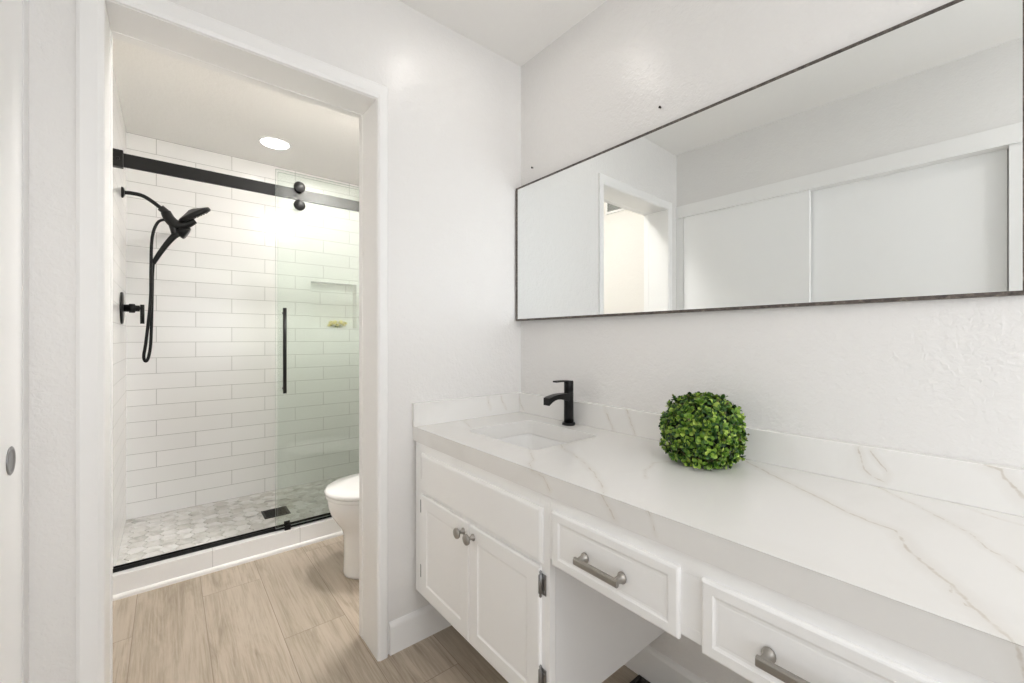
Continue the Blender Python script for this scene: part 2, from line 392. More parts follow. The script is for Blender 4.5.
b_ = bm_()
for lo, hi in (((XW - .07, -3.0, .58), (XW + .015, -2.95, 2.12)), ((XW - .07, -1.85, .58), (XW + .015, -1.80, 2.12)), ((XW - .07, -2.95, .58), (XW + .015, -1.85, .63)), ((XW - .07, -2.95, 2.07), (XW + .015, -1.85, 2.12))): box(b_, lo, hi, .003)
struct('added_side_window', b_, M['trim'], 'white frame of an added, unseen side window for the fill light', 'window')  # opening added for the side fill light

# bathroom walls
b_ = bm_(); box(b_, (-1.75, TW, 0), (XT, 1.085, H)); struct('wall_bath_left', b_, M['bath_wall'], 'warm white left wall of the toilet room', 'wall')
b_ = bm_(); box(b_, (XTR, TW, 0), (XTR + .15, 1.085, H)); struct('wall_bath_right', b_, M['bath_wall'], 'warm white right wall of the toilet room', 'wall')
b_ = bm_(); box(b_, (-1.75, 1.085, 0), (XT, YS, H)); struct('wall_shower_left', b_, M['tile_side'], 'white tiled left wall of the shower', 'wall')
b_ = bm_(); box(b_, (XTR, 1.085, 0), (XTR + .15, YS, H)); struct('wall_shower_right', b_, M['tile_side'], 'white tiled right wall of the shower', 'wall')
nx0, nx1, nz0, nz1, nd = -.42, -.072, 1.247, 1.606, .09
b_ = bm_()
box(b_, (-1.75, YS, 0), (nx0, YS + .2, H)); box(b_, (nx1, YS, 0), (XTR + .15, YS + .2, H)); box(b_, (nx0, YS, 0), (nx1, YS + .2, nz0)); box(b_, (nx0, YS, nz1), (nx1, YS + .2, H)); box(b_, (nx0, YS + nd, nz0), (nx1, YS + .2, nz1))
struct('wall_shower_back', b_, M['tile_back'], 'white running-bond tiled back wall of the shower with a niche', 'wall')

# doorway: jamb, stop, casing
b_ = bm_()
box(b_, (XJ0 - .018, 0, 0), (XJ0, .173, ZD + .018), .001); box(b_, (XJ1, 0, 0), (XJ1 + .018, .173, ZD + .018), .001); box(b_, (XJ0, 0, ZD), (XJ1, .173, ZD + .018), .001)
box(b_, (XJ0 - .001, .138, 0), (XJ0 + .002, .173, ZD), .001); box(b_, (XJ1 - .002, .138, 0), (XJ1 + .001, .173, ZD), .001); box(b_, (XJ0 + .002, .138, ZD - .002), (XJ1 - .002, .173, ZD + .001), .001)
struct('trim_1', b_, M['trim'], 'white door jamb lining the bathroom doorway', 'door jamb')
def casing(bm, x_in, x_out, z_in, z_out, xi2, xo2):
    """mitred flat casing with eased edges around three sides (front faces -y)"""
    t = .014
    def leg(path_in, path_out):
        prof = [(0, 0), (0, t * .6), (.12, t * .8), (.22, t), (.86, t), (1, t * .75), (1, 0)]
        rr = []
        for (pi, po) in zip(path_in, path_out):
            pi, po = Vector(pi), Vector(po)
            rr.append([pi.lerp(po, s) + Vector((0, -d, 0)) for s, d in prof])
        rings(bm, rr, closed=True, smooth=False)
    leg([(x_in, 0, 0), (x_in, 0, z_in), (xi2, 0, z_in), (xi2, 0, 0)], [(x_out, 0, 0), (x_out, 0, z_out), (xo2, 0, z_out), (xo2, 0, 0)])
b_ = bm_(); casing(b_, XJ0 - .001, -1.447, ZD + .002, ZD + .054, XJ1 + .001, -.650)
struct('trim_2', b_, M['trim'], 'white casing around the bathroom doorway', 'door casing')
# baseboards
def baseboard(bm, lo, hi, face):
    """face: 0 -> front faces -x, 1 -> front faces -y; stepped, eased top"""
    t = .012
    if face == 1: pr = [(lo[0], hi[0], [(0, 0), (-t, 0), (-t, .100), (-t * .8, .108), (-t * .5, .113), (0, .117)])]
    else: pr = None
    prof = [(0, 0), (-t, 0), (-t, .100), (-t * .8, .108), (-t * .5, .113), (0, .117)]
    if face == 1: rings(bm, [[Vector((x, lo[1] + d, z)) for d, z in prof] for x in (lo[0], hi[0])], smooth=False)
    else: rings(bm, [[Vector((lo[0] + d, y, z)) for d, z in prof] for y in (lo[1], hi[1])], smooth=False)
b_ = bm_(); baseboard(b_, (-.641, 0), (-.012, 0), 1); struct('baseboard_back', b_, M['trim'], 'white baseboard between doorway and vanity', 'baseboard')
b_ = bm_(); baseboard(b_, (0, -2.4), (0, -.0), 0); struct('baseboard_right', b_, M['trim'], 'white baseboard under the vanity on the mirror wall', 'baseboard')

# closet: frame and two sliding doors
b_ = bm_()
box(b_, (XW - .09, -.047, 0), (XW + .001, -.001, 1.990), .001); box(b_, (XW - .09, -1.545, 0), (XW + .001, -1.490, 1.990), .001); box(b_, (XW - .09, -1.545, 1.990), (XW + .014, -.001, 2.072), .002)
struct('trim_3', b_, M['trim'], 'white frame and header around the sliding closet doors', 'closet frame')
def closet_door(name, label, y0, y1, xf):
    bm = bm_(); box(bm, (xf - .03, y0, .012), (xf, y1, 1.99), .002)
    return struct(name, bm, M['door'], label, 'closet door')
d1 = closet_door('door_1', 'flat white sliding closet door with round metal pull beside the bathroom doorway', -.775, -.049, XW - .0005)
d2 = closet_door('door_2', 'flat white sliding closet door set back, seen at the right of the mirror', -1.487, -.745, XW - .046)
b_ = bm_(); lathe(b_, (XW - .0005, -.145, .909), (1, 0, 0), [(.029, 0), (.030, .0015), (.028, .003), (.024, .003), (.0225, .0012), (.020, .0006), (.0001, .0006)], 32)
h = build('flush_pull', b_, M['pewter'], d1)

# ------------------------------------------------------------------ shower: floor, curb
b_ = bm_(); box(b_, (XT, 1.2, 0), (XTR, YS, .049), mi=1)
R = .045; dx, dy = 1.5 * R, math.sqrt(3) * R
for i in range(int(1.6 / dx) + 2):
    for j in range(int(.9 / dy) + 2):
        cx, cy = XT + i * dx, 1.2 + j * dy + (dy / 2 if i % 2 else 0)
        def hexa(r): return [(min(max(cx + r * math.cos(k * math.pi / 3), XT), XTR), min(max(cy + r * math.sin(k * math.pi / 3), 1.2), YS)) for k in range(6)]
        a, c_ = hexa(R - .0026), hexa(R - .0040)
        if abs(sum(a[k][0] * a[(k + 1) % 6][1] - a[(k + 1) % 6][0] * a[k][1] for k in range(6))) < .0012: continue
        lo = [b_.verts.new((x, y, .0485)) for x, y in a]; mid = [b_.verts.new((x, y, .0512)) for x, y in a]; hi = [b_.verts.new((x, y, .052)) for x, y in c_]
        for p_, q_ in ((lo, mid), (mid, hi)):
            for k in range(6): b_.faces.new((p_[k], p_[(k + 1) % 6], q_[(k + 1) % 6], q_[k]))
        b_.faces.new(hi)
struct('floor_shower', b_, [M['mosaic'], M['grout']], 'marble hexagon mosaic floor of the shower', 'shower floor')
b_ = bm_(); box(b_, (XT, 1.085, 0), (XTR, 1.2, .105), .002)
struct('shower_curb', b_, M['tile_curb'], 'low white tiled curb at the shower entry', 'curb')
b_ = bm_(); rings(b_, [[Vector((x, y, z)) for y, z in ((1.085, 0), (1.0725, 0), (1.0725, .012), (1.076, .018), (1.081, .021), (1.085, .021))] for x in (XT, XTR)], smooth=False)
struct('trim_4', b_, M['trim'], 'thin white shoe moulding along the foot of the shower curb', 'moulding')

# black threshold track with the sliding door's guide
t = thing('threshold_track', 'black metal track lying along the top of the shower curb', 'track', (-.7, 1.139, .105))
b_ = bm_(); box(b_, (XT + .004, 1.126, .105), (XTR, 1.152, .112), .001); box(b_, (XT + .004, 1.122, .105), (XTR, 1.126, .1225)); box(b_, (XT + .004, 1.148, .112), (XTR, 1.152, .1225))
build('channel', b_, M['black'], t)
b_ = bm_(); box(b_, (-.775, 1.092, .1055), (-.745, 1.1215, .112), .002); box(b_, (-.775, 1.092, .1055), (-.745, 1.097, .135), .002); box(b_, (-.775, 1.113, .1055), (-.745, 1.118, .150), .002)
build('door_guide', b_, M['black'], t)

# black rail across the shower
t = thing('shower_rail', 'flat black metal rail spanning the top of the shower opening', 'rail', (-.7, 1.128, 1.95))
b_ = bm_(); box(b_, (XT + .03, 1.124, 1.950), (XTR - .02, 1.136, 2.012), .0015); build('bar', b_, M['black_rail'], t)
b_ = bm_(); box(b_, (XT, 1.112, 1.944), (XT + .040, 1.146, 2.022), .003); lathe(b_, (XT + .022, 1.112, 1.981), (0, -1, 0), [(.007, 0), (.007, .002), (.005, .003)], 12); build('wall_bracket', b_, M['black'], t)
b_ = bm_(); box(b_, (XTR - .040, 1.112, 1.944), (XTR, 1.139, 2.022), .003); build('wall_bracket', b_, M['black'], t)

# glass
def pane(bm, lo, hi):
    n0 = len(bm.faces); box(bm, lo, hi); bm.faces.ensure_lookup_table()
    for f in bm.faces[n0:]:
        f.normal_update()
        f.material_index = 0 if abs(f.normal.y) > .5 else 1
t = thing('sliding_glass_door', 'frameless sliding glass shower door with tall black handle and two black rollers', 'shower door', (-.41, 1.105, .125))
b_ = bm_(); pane(b_, (-.818, 1.101, .125), (-.03, 1.109, 2.09)); build('glass_panel', b_, [M['glass'], M['glass_edge']], t)
b_ = bm_(); tube(b_, [(-.781, 1.062, .866), (-.781, 1.062, 1.330)], .0095, 16); 
for z in (.89, 1.304): tube(b_, [(-.781, 1.062, z), (-.781, 1.101, z)], .007, 12)
build('handle', b_, M['black'], t)
for x0 in (-.701, -.15):
    for z in (2.014, 1.912):
        b_ = bm_(); lathe(b_, (x0, 1.101, z), (0, -1, 0), [(.018, 0), (.018, .004), (.0285, .004), (.030, .0055), (.030, .0125), (.0285, .014), (.0001, .014)], 28)
        build('roller', b_, M['black'], t)
t = build('fixed_glass_panel', (lambda bm: (pane(bm, (-.800, 1.141, .113), (XTR - .002, 1.147, 2.09)), bm)[1])(bm_()), [M['glass'], M['glass_edge']])
t['label'] = 'fixed glass shower panel standing behind the sliding glass door'; t['category'] = 'glass panel'

# shower head set
Y = 1.652
t = thing('hand_shower_set', 'black shower head with hand spray and looping hose on the left shower wall', 'shower head', (XT, Y, 1.967))
b_ = bm_(); lathe(b_, (XT, Y, 1.967), (1, 0, 0), [(.030, 0), (.030, .006), (.024, .011), (.012, .014)], 28); build('flange', b_, M['black'], t)
b_ = bm_(); tube(b_, [(XT + .008, Y, 1.967), (-1.43, Y, 1.970), (-1.385, Y, 1.966), (-1.345, Y, 1.944), (-1.30, Y, 1.908)], .0105, 14); build('arm', b_, M['black'], t)
b_ = bm_()
tube(b_, [(-1.306, Y, 1.914), (-1.276, Y, 1.888)], .019, 16)                                  # diverter collar
tube(b_, [(-1.283, Y, 1.894), (-1.265, Y, 1.855), (-1.235, Y, 1.828), (-1.195, Y, 1.835), (-1.150, Y, 1.868)], lambda s: .024 - .005 * s + .007 * math.sin(s * 3.14), 16)
tube(b_, [(-1.268, Y, 1.868), (-1.252, Y, 1.82), (-1.242, Y, 1.775)], lambda s: .020 - .003 * s, 14)   # dock for the hand spray
build('diverter_body', b_, M['black'], t)
nrm = Vector((.57, .14, -.81)).normalized(); c0 = Vector((-1.150, Y, 1.904))
b_ = bm_(); lathe(b_, c0 - nrm * .018, nrm, [(.014, -.014), (.034, -.006), (.068, .004), (.085, .010), (.088, .017), (.088, .030), (.080, .035), (.0001, .035)], 36); hd = build('spray_disc', b_, M['black'], t)
b_ = bm_(); u, w = frame_from(nrm)
for rr_, k in ((.02, 6), (.042, 12), (.064, 18)):
    for i in range(k):
        a = 2 * math.pi * i / k; q = c0 + nrm * .017 + (u * math.cos(a) + w * math.sin(a)) * rr_
        lathe(b_, q, nrm, [(.0035, 0), (.0028, .0025), (.0015, .003)], 6)
build('nozzles', b_, M['rubber'], hd)
n2 = Vector((.82, -.10, -.45)).normalized(); c1 = Vector((-1.196, Y, 1.790))
b_ = bm_()
tube(b_, [(-1.338, Y, 1.590), (-1.310, Y, 1.650), (-1.275, Y, 1.715), (-1.245, Y, 1.760), (-1.222, Y, 1.782)], lambda s: .011 + .008 * s, 16)
lathe(b_, c1 - n2 * .028, n2, [(.012, -.006), (.026, 0), (.034, .012), (.038, .028), (.039, .036), (.036, .042), (.0001, .042)], 28)
build('hand_spray', b_, M['black'], t)
b_ = bm_(); tube(b_, [(-1.280, Y, 1.852), (-1.318, Y - .006, 1.825), (-1.342, Y - .01, 1.733), (-1.347, Y - .012, 1.560), (-1.349, Y - .012, 1.38), (-1.368, Y - .008, 1.15), (-1.378, Y, 1.065), (-1.370, Y + .004, 1.035), (-1.358, Y + .006, 1.060), (-1.348, Y + .008, 1.15), (-1.343, Y + .006, 1.38), (-1.341, Y + .003, 1.52), (-1.337, Y, 1.594)], .0075, 10); build('hose', b_, M['black'], t)
# valve
t = thing('shower_valve', 'round black shower valve with a lever handle on the left shower wall', 'shower valve', (XT, 1.62, 1.33))
b_ = bm_(); lathe(b_, (XT, 1.62, 1.33), (1, 0, 0), [(.087, 0), (.087, .006), (.083, .010), (.03, .012), (.0001, .012)], 40); build('escutcheon', b_, M['black'], t)
b_ = bm_(); lathe(b_, (XT + .010, 1.62, 1.33), (1, 0, 0), [(.020, 0), (.020, .022), (.025, .023), (.025, .046), (.020, .048), (.017, .050), (.017, .066), (.008, .067), (.008, .084)], 24); build('stem', b_, M['black'], t)
b_ = bm_(); tube(b_, [(-1.383, 1.62, 1.352), (-1.383, 1.62, 1.246)], .0095, 14); build('lever', b_, M['black'], t)
# drain
t = thing('floor_drain', 'square black drain grate in the mosaic shower floor', 'drain', (-.74, 1.545, .052))
b_ = bm_(); a = .072
for lo, hi in (((-a, -a), (a, -a + .012)), ((-a, a - .012), (a, a)), ((-a, -a + .012), (-a + .012, a - .012)), ((a - .012, -a + .012), (a, a - .012))): box(b_, (-.74 + lo[0], 1.545 + lo[1], .0521), (-.74 + hi[0], 1.545 + hi[1], .056), .0008)
build('frame', b_, M['black'], t)
b_ = bm_(); box(b_, (-.74 - a + .012, 1.545 - a + .012, .0521), (-.74 + a - .012, 1.545 + a - .012, .0530))
for i in range(9):
    y = 1.545 - a + .018 + i * (2 * a - .036) / 8; box(b_, (-.74 - a + .012, y - .0035, .053), (-.74 + a - .012, y + .0035, .0553))
build('grate', b_, M['black'], t)
# flowers in the niche
fx, fy, fz = -.218, YS + .036, nz0
t = thing('flower_cluster', 'small cluster of yellow and white flowers in the shower niche', 'flowers', (fx, fy, fz))
b_ = bm_()
for i in range(46):
    a = random.uniform(0, 6.28); r = random.uniform(.0, .066); q = Vector((fx + r * math.cos(a), fy + r * .5 * math.sin(a), fz + random.uniform(.0, .022)))
    d = Vector((math.cos(a), .5 * math.sin(a), random.uniform(.3, 1.2))).normalized() * .02; s = d.cross(Vector((0, 0, 1))).normalized() * .005
    vs = [b_.verts.new(v) for v in (q, q + d * .5 + s, q + d, q + d * .5 - s)]; b_.faces.new(vs)
build('leaves', b_, M['sprig'], t)
for (ox, oy, oz) in ((-.052, 0, .018), (-.026, -.012, .032), (0, -.006, .020), (.022, -.014, .036), (.048, 0, .022), (-.010, .012, .044), (.034, .012, .046), (-.040, .012, .040), (.060, -.008, .036)):
    b_ = bm_(); c = Vector((fx + ox, fy + oy, fz + oz)); up = Vector((ox * 6, -.5, .9)).normalized(); u, w = frame_from(up)
    for ring_, (k, rad, lift) in enumerate(((7, .022, .010), (6, .016, .017), (4, .009, .020))):
        for i in range(k):
            a = 2 * math.pi * (i + .5 * ring_) / k; d = u * math.cos(a) + w * math.sin(a); s = up.cross(d) * (rad * .42)
            tip = c + d * rad + up * lift
            vs = [b_.verts.new(v) for v in (c, c + d * rad * .6 + s + up * lift * .5, tip, c + d * rad * .6 - s + up * lift * .5)]; b_.faces.new(vs)
    build('blossom', b_, M['petal'], t)
# lamps
def downlight(name, label, x, y, r, mat):
    t = thing(name, label, 'ceiling light', (x, y, H), 'recessed ceiling lights')
    bm = bm_(); lathe(bm, (x, y, H), (0, 0, -1), [(r * 1.14, 0), (r * 1.14, .003), (r * 1.08, .007), (r * 1.0, .008), (r * .97, .004), (r * .97, .0)], 40); build('trim_ring', bm, M['light_trim'], t)
    bm = bm_(); lathe(bm, (x, y, H - .0005), (0, 0, -1), [(r * .965, 0), (r * .965, .003), (r * .6, .0045), (.0001, .005)], 40); build('lens', bm, mat, t)
downlight('recessed_light', 'round lit downlight in the ceiling of the shower', -.736, 1.591, .082, M['lamp_shower'])
downlight('recessed_light', 'round lit ceiling lamp above the vanity sink', -.424, -.365, .048, M['lamp_vanity'])
t = thing('dome_fill', 'added, unseen dome fill light over the toilet room floor', 'ceiling light', (-.36, .42, H))  # added fill, hidden behind the doorway wall, lifts the bath brightness
b_ = bm_(); lathe(b_, (-.36, .42, H), (0, 0, -1), [(.15, 0), (.15, .030), (.147, .034), (.139, .034), (.139, .022), (.13, .022)], 36); build('base_ring', b_, M['light_trim'], t)
b_ = bm_(); lathe(b_, (-.36, .42, H - .022), (0, 0, -1), [(.137, 0), (.136, .008), (.125, .018), (.09, .027), (.045, .031), (.0001, .032)], 36); build('dome', b_, M['fill_bath'], t)
downlight('recessed_light', 'added, unseen ceiling fill lamp behind the viewpoint for the cabinet fronts', -1.02, -2.15, .080, M['fill_rear'])  # added fill out of view, brightens the cabinet fronts
# wall register (seen in the mirror through the doorway)
t = thing('wall_register', 'grey slatted air register high on the toilet room wall, seen in the mirror', 'air vent', (XT, .455, 2.13))
b_ = bm_()
for lo, hi in (((XT, .36, 2.13), (XT + .012, .55, 2.148)), ((XT, .36, 2.222), (XT + .012, .55, 2.24)), ((XT, .36, 2.148), (XT + .012, .378, 2.222)), ((XT, .532, 2.148), (XT + .012, .55, 2.222))): box(b_, lo, hi, .002)
build('frame', b_, M['trim'], t)
b_ = bm_(); box(b_, (XT + .0005, .378, 2.148), (XT + .002, .532, 2.222))
for i in range(6): box(b_, (XT + .002, .378, 2.151 + i * .012), (XT + .009, .532, 2.157 + i * .012))
build('grille', b_, M['register'], t)

# ------------------------------------------------------------------ toilet
CY = .62
def egg(xf, xb, hw, z, n=40, p=2.3):
    """egg outline: blunt to the back (+x), rounded to the front (-x)"""
    xm = xf + (xb - xf) * .45; out = []
    for i in range(n):
        a = 2 * math.pi * i / n; ca, sa = math.cos(a), math.sin(a)
        if ca < 0: x = xm + (xm - xf) * ca
        else: x = xm + (xb - xm) * math.copysign(abs(ca) ** (2 / 3.2), ca)
        e = 1 if ca < 0 else 2 / 2.6
        out.append(Vector((x, CY + hw * math.copysign(abs(sa) ** e, sa), z)))
    return out
t = thing('toilet', 'white toilet beside the shower, half hidden by the doorway casing', 'toilet', (-.36, CY, 0))
b_ = bm_()
rings(b_, [egg(-.592, -.12, .122, 0), egg(-.606, -.11, .133, .006), egg(-.608, -.11, .134, .02), egg(-.606, -.11, .132, .05), egg(-.604, -.10, .132, .14), egg(-.606, -.10, .134, .20), egg(-.616, -.09, .142, .235), egg(-.640, -.08, .160, .27), egg(-.664, -.07, .176, .31), egg(-.677, -.06, .184, .35), egg(-.680, -.06, .186, .385), egg(-.672, -.065, .180, .392)])
build('bowl', b_, M['porcelain'], t)
b_ = bm_(); rings(b_, [egg(-.682, -.19, .186, .3925), egg(-.688, -.185, .190, .396), egg(-.688, -.185, .190, .406), egg(-.684, -.19, .186, .410)]); build('seat', b_, M['porcelain'], t)
b_ = bm_(); rings(b_, [egg(-.686, -.19, .188, .4125), egg(-.692, -.186, .192, .416), egg(-.692, -.186, .192, .426), egg(-.684, -.192, .186, .433), egg(-.60, -.25, .13, .4375), egg(-.48, -.36, .04, .439)]); build('lid', b_, M['porcelain'], t)
b_ = bm_(); box(b_, (-.165, CY - .20, .395), (.040, CY + .20, .735), .022, 4); tank = build('tank', b_, M['porcelain'], t)
b_ = bm_(); box(b_, (-.175, CY - .21, .736), (.042, CY + .21, .768), .010, 3); build('tank_lid', b_, M['porcelain'], t)
b_ = bm_(); tube(b_, [(-.165, CY + .14, .68), (-.185, CY + .14, .68)], .010, 12); tube(b_, [(-.183, CY + .145, .68), (-.186, CY + .07, .672)], .006, 10); build('flush_lever', b_, M['nickel'], tank)
for dy_ in (-.075, .075):
    b_ = bm_(); box(b_, (-.205, CY + dy_ - .02, .393), (-.172, CY + dy_ + .02, .428), .006); build('lid_hinge', b_, M['porcelain'], t)

# ------------------------------------------------------------------ vanity
XF, XD = -.543, -.5535                     # face frame plane, door fronts
ZCB = .774                                # underside of the counter
def panel(bm, y0, y1, z0, z1, rr):
    """rr: list of (inset, x): nested rectangles from the back edge to the centre of the panel"""
    R_ = [[Vector((x, y, z)) for y, z in ((y0 + i, z0 + i), (y1 - i, z0 + i), (y1 - i, z1 - i), (y0 + i, z1 - i))] for i, x in rr]
    rings(bm, R_, smooth=False)
def door_rings(st): return [(0, XF - .0005), (0, XD + .0035), (.0012, XD + .0015), (.004, XD), (st, XD), (st + .0015, XD + .0015), (st + .005, XD + .0032), (st + .010, XD + .0034), (st + .012, XD + .0030)]
SLAB = [(0, XF - .0005), (0, XD + .0045), (.0025, XD + .0035), (.006, XD + .001), (.011, XD), (.02, XD)]
cab = thing('sink_cabinet', 'white painted vanity cabinet with two paneled doors beneath the sink', 'cabinet', (-.28, -.38, .0))
Y0, Y1, ZB = -.021, -.745, .212
b_ = bm_()
box(b_, (XF + .0205, Y1, ZB), (-.001, Y1 + .018, ZCB)); box(b_, (XF + .0205, Y0 - .018, ZB), (-.001, Y0, ZCB)); box(b_, (XF + .0205, Y1 + .018, ZB), (-.001, Y0 - .018, ZB + .018)); box(b_, (-.012, Y1 + .018, ZB + .018), (-.001, Y0 - .018, ZCB))
build('carcass', b_, M['cabinet_side'], cab)
b_ = bm_(); x1 = XF + .020
box(b_, (XF, Y1, ZB), (x1, Y1 + .035, ZCB), .001); box(b_, (XF, Y0 - .04, ZB), (x1, Y0, ZCB), .001); box(b_, (XF, Y1 + .035, ZB), (x1, Y0 - .04, ZB + .05), .001); box(b_, (XF, Y1 + .035, .57), (x1, Y0 - .04, .64), .001); box(b_, (XF, Y1 + .035, .725), (x1, Y0 - .04, ZCB), .001)
box(b_, (XF + .022, Y0 + .0005, ZB), (XF + .036, -.0005, ZCB))                                   # scribe filler to the wall
build('face_frame', b_, M['cabinet'], cab)
b_ = bm_(); panel(b_, -.724, -.078, .601, .742, SLAB); build('false_drawer_front', b_, M['cabinet'], cab)
def hinge(y, z, side, parent):
    bm = bm_(); s = side
    lw = .017 if s < 0 else .005
    box(bm, (XF - .003, min(y, y + s * lw), z - .026), (XF - .0008, max(y, y + s * lw), z + .026), .0009)      # leaf on the stile
    
    for zz in ((.016, -.016) if s < 0 else ()): lathe(bm, (XF - .003, y + s * .011, z + zz), (-1, 0, 0), [(.0035, 0), (.003, .0015), (.0005, .002)], 10)
    lathe(bm, (XF - .006, y + s * (.001 if s < 0 else -.003), z - .022), (0, 0, 1), [(.0005, -.013), (.0038, -.009), (.0025, -.004), (.0058, 0), (.0058, .044), (.0025, .048), (.0038, .053), (.0005, .057)], 14)  # knuckle with finials
    box(bm, (XD + .0035, min(y - s * .002, y - s * .0035), z - .018), (XF - .003, max(y - s * .002, y - s * .0035), z + .018), .0004)
    return build('hinge', bm, M['pewter'], parent)
def knob(y, z, parent):
    bm = bm_(); lathe(bm, (XD, y, z), (-1, 0, 0), [(.0105, 0), (.0105, .002), (.0075, .005), (.0055, .010), (.0055, .016), (.009, .019), (.0155, .022), (.0165, .0255), (.0155, .029), (.011, .0315), (.0001, .033)], 24)
    return build('knob', bm, M['nickel'], parent)
for (ya, yb, ky, hy, s) in ((-.397, -.078, -.370, -.078, 1), (-.717, -.400, -.424, -.717, -1)):
    b_ = bm_(); panel(b_, ya, yb, .226, .592, door_rings(.045)); d = build('door', b_, M['cabinet'], cab)
    knob(ky, .560, d)
    for z in (.549, .312): hinge(hy, z, s, d)

desk = thing('drawer_apron', 'white apron with two drawers over the open knee space of the vanity', 'drawer unit', (-.30, -1.13, .62))
YA, YB, ZA = -.746, -2.0, .622
b_ = bm_()
box(b_, (XF, YB, .738), (x1, YA, ZCB), .001); box(b_, (XF, YB, ZA), (x1, YA, ZA + .022), .001)
for y0, y1 in ((YA - .04, YA), (-1.150, -1.078), (-1.530, -1.448), (YB, YB + .045)): box(b_, (XF, y0, ZA + .022), (x1, y1, .738), .001)
box(b_, (x1, -1.130, ZA), (-.02, -1.112, ZCB)); box(b_, (-.035, YB, .70), (-.0005, YA, ZCB)); box(b_, (x1, YB, ZA), (-.02, YB + .018, ZCB))
build('apron_frame', b_, M['cabinet'], desk)
def pull(y0, y1, z, parent):
    bm = bm_()
    for y in (y0, y1):
        u = Vector((0, 1, 0)); w = Vector((0, 0, 1)); rr = []
        for (dx_, ry, rz) in ((0, .0105, .0125), (-.0025, .0105, .0125), (-.006, .0085, .0105), (-.011, .0068, .0085), (-.018, .0066, .0076), (-.027, .0080, .0072)):
            rr.append([Vector((XD + dx_, y, z)) + u * ry * math.cos(k * math.pi / 8) + w * rz * math.sin(k * math.pi / 8) for k in range(16)])
        rings(bm, rr)
    n = 12; rr = []
    for k in range(n + 1):
        s = k / n; y = (y0 + .008) + ((y1 - .008) - (y0 + .008)) * s
        xx = XD - .0265; h2, d2 = .0078, .0045
        rr.append([Vector((xx + a * d2, y, z + c2 * h2)) for a, c2 in ((-1, -.6), (-1, .6), (-.6, 1), (.6, 1), (1, .6), (1, -.6), (.6, -1), (-.6, -1))])
    rings(bm, rr, smooth=False)
    return build('handle', bm, M['nickel'], parent)
for ya, yb in ((-1.088, -.762), (-1.460, -1.130)):
    b_ = bm_(); panel(b_, ya, yb, .616, .746, door_rings(.020)); 
    box(b_, (XF + .0, ya + .02, .648), (-.12, yb - .02, .664)); box(b_, (XF + .0, ya + .02, .664), (-.12, ya + .03, .725)); box(b_, (XF + .0, yb - .03, .664), (-.12, yb - .02, .725)); box(b_, (-.13, ya + .03, .664), (-.12, yb - .03, .725))
    d = build('drawer', b_, M['cabinet'], desk); yc = (ya + yb) / 2 + .009
    pull(yc + .049, yc - .050, .676, d)

endc = thing('end_cabinet', 'white vanity cabinet with one paneled door at the far end of the counter', 'cabinet', (-.28, -2.23, 0))
b_ = bm_(); YE0, YE1 = -2.0015, -2.46
box(b_, (XF + .0205, YE1, ZB), (-.001, YE1 + .018, ZCB)); box(b_, (XF + .0205, YE0 - .018, ZB), (-.001, YE0, ZCB)); box(b_, (XF + .0205, YE1 + .018, ZB), (-.001, YE0 - .018, ZB + .018))
build('carcass', b_, M['cabinet_side'], endc)
b_ = bm_(); box(b_, (XF, YE1, ZB), (x1, YE1 + .04, ZCB), .001); box(b_, (XF, YE0 - .04, ZB), (x1, YE0, ZCB), .001); box(b_, (XF, YE1 + .04, ZB), (x1, YE0 - .04, ZB + .05), .001); box(b_, (XF, YE1 + .04, .725), (x1, YE0 - .04, ZCB), .001)
build('face_frame', b_, M['cabinet'], endc)
b_ = bm_(); panel(b_, YE1 + .02, YE0 - .02, .226, .742, door_rings(.055)); d = build('door', b_, M['cabinet'], endc); knob(YE0 - .06, .62, d)

# countertop with the sink cut-out
XC = -.546; YC = -2.475; sx0, sx1, sy0, sy1, sr = -.421, -.118, -.553, -.186, .028
def rrect(x0, x1, y0, y1, r, n=6):
    out = []
    for cx, cy, a0 in ((x1 - r, y1 - r, 0), (x0 + r, y1 - r, 90), (x0 + r, y0 + r, 180), (x1 - r, y0 + r, 270)):
        for i in range(n + 1):
            a = math.radians(a0 + 90 * i / n); out.append((cx + r * math.cos(a), cy + r * math.sin(a)))
    return out
hole = rrect(sx0, sx1, sy0, sy1, sr)
top = thing('countertop', 'white quartz vanity countertop with thin brown veins', 'countertop', (-.28, -1.1, ZCB))
def slab_with_hole(bm, outer, hole, z0, z1, e=.0015):
    def loop(pts, z): return [bm.verts.new((x, y, z)) for x, y in pts]
    def grow(pts, d):
        cx = sum(p[0] for p in pts) / len(pts); cy = sum(p[1] for p in pts) / len(pts)
        return [(x + math.copysign(d, x - cx), y + math.copysign(d, y - cy)) for x, y in pts]
    for z, flip in ((z1, False), (z0, True)):
        o = loop(grow(outer, -e) if not flip else outer, z); h_ = loop(grow(hole, e) if not flip else hole, z)
        es = [bm.edges.new((l[i], l[(i + 1) % len(l)])) for l in (o, h_) for i in range(len(l))]
        bmesh.ops.triangle_fill(bm, use_beauty=True, edges=es)
        if not flip: ot, ht = o, h_
        else: ob, hb = o, h_
    for outer_, t_, b2, d in ((outer, ot, ob, 0), (hole, ht, hb, 0)):
        m_ = loop(outer_, z1 - e)
        for a_, c_ in ((t_, m_), (m_, b2)):
            for i in range(len(a_)): bm.faces.new((a_[i], a_[(i + 1) % len(a_)], c_[(i + 1) % len(a_)], c_[i]))
b_ = bm_(); slab_with_hole(b_, [(XC, YC), (-.0005, YC), (-.0005, -.0005), (XC, -.0005)], hole, ZCB, ZC)
build('slab', b_, M['quartz'], top)
b_ = bm_(); box(b_, (XB, YC, ZC), (-.0005, -.0205, .916), .0022, 3); build('backsplash', b_, M['quartz_splash'], top)
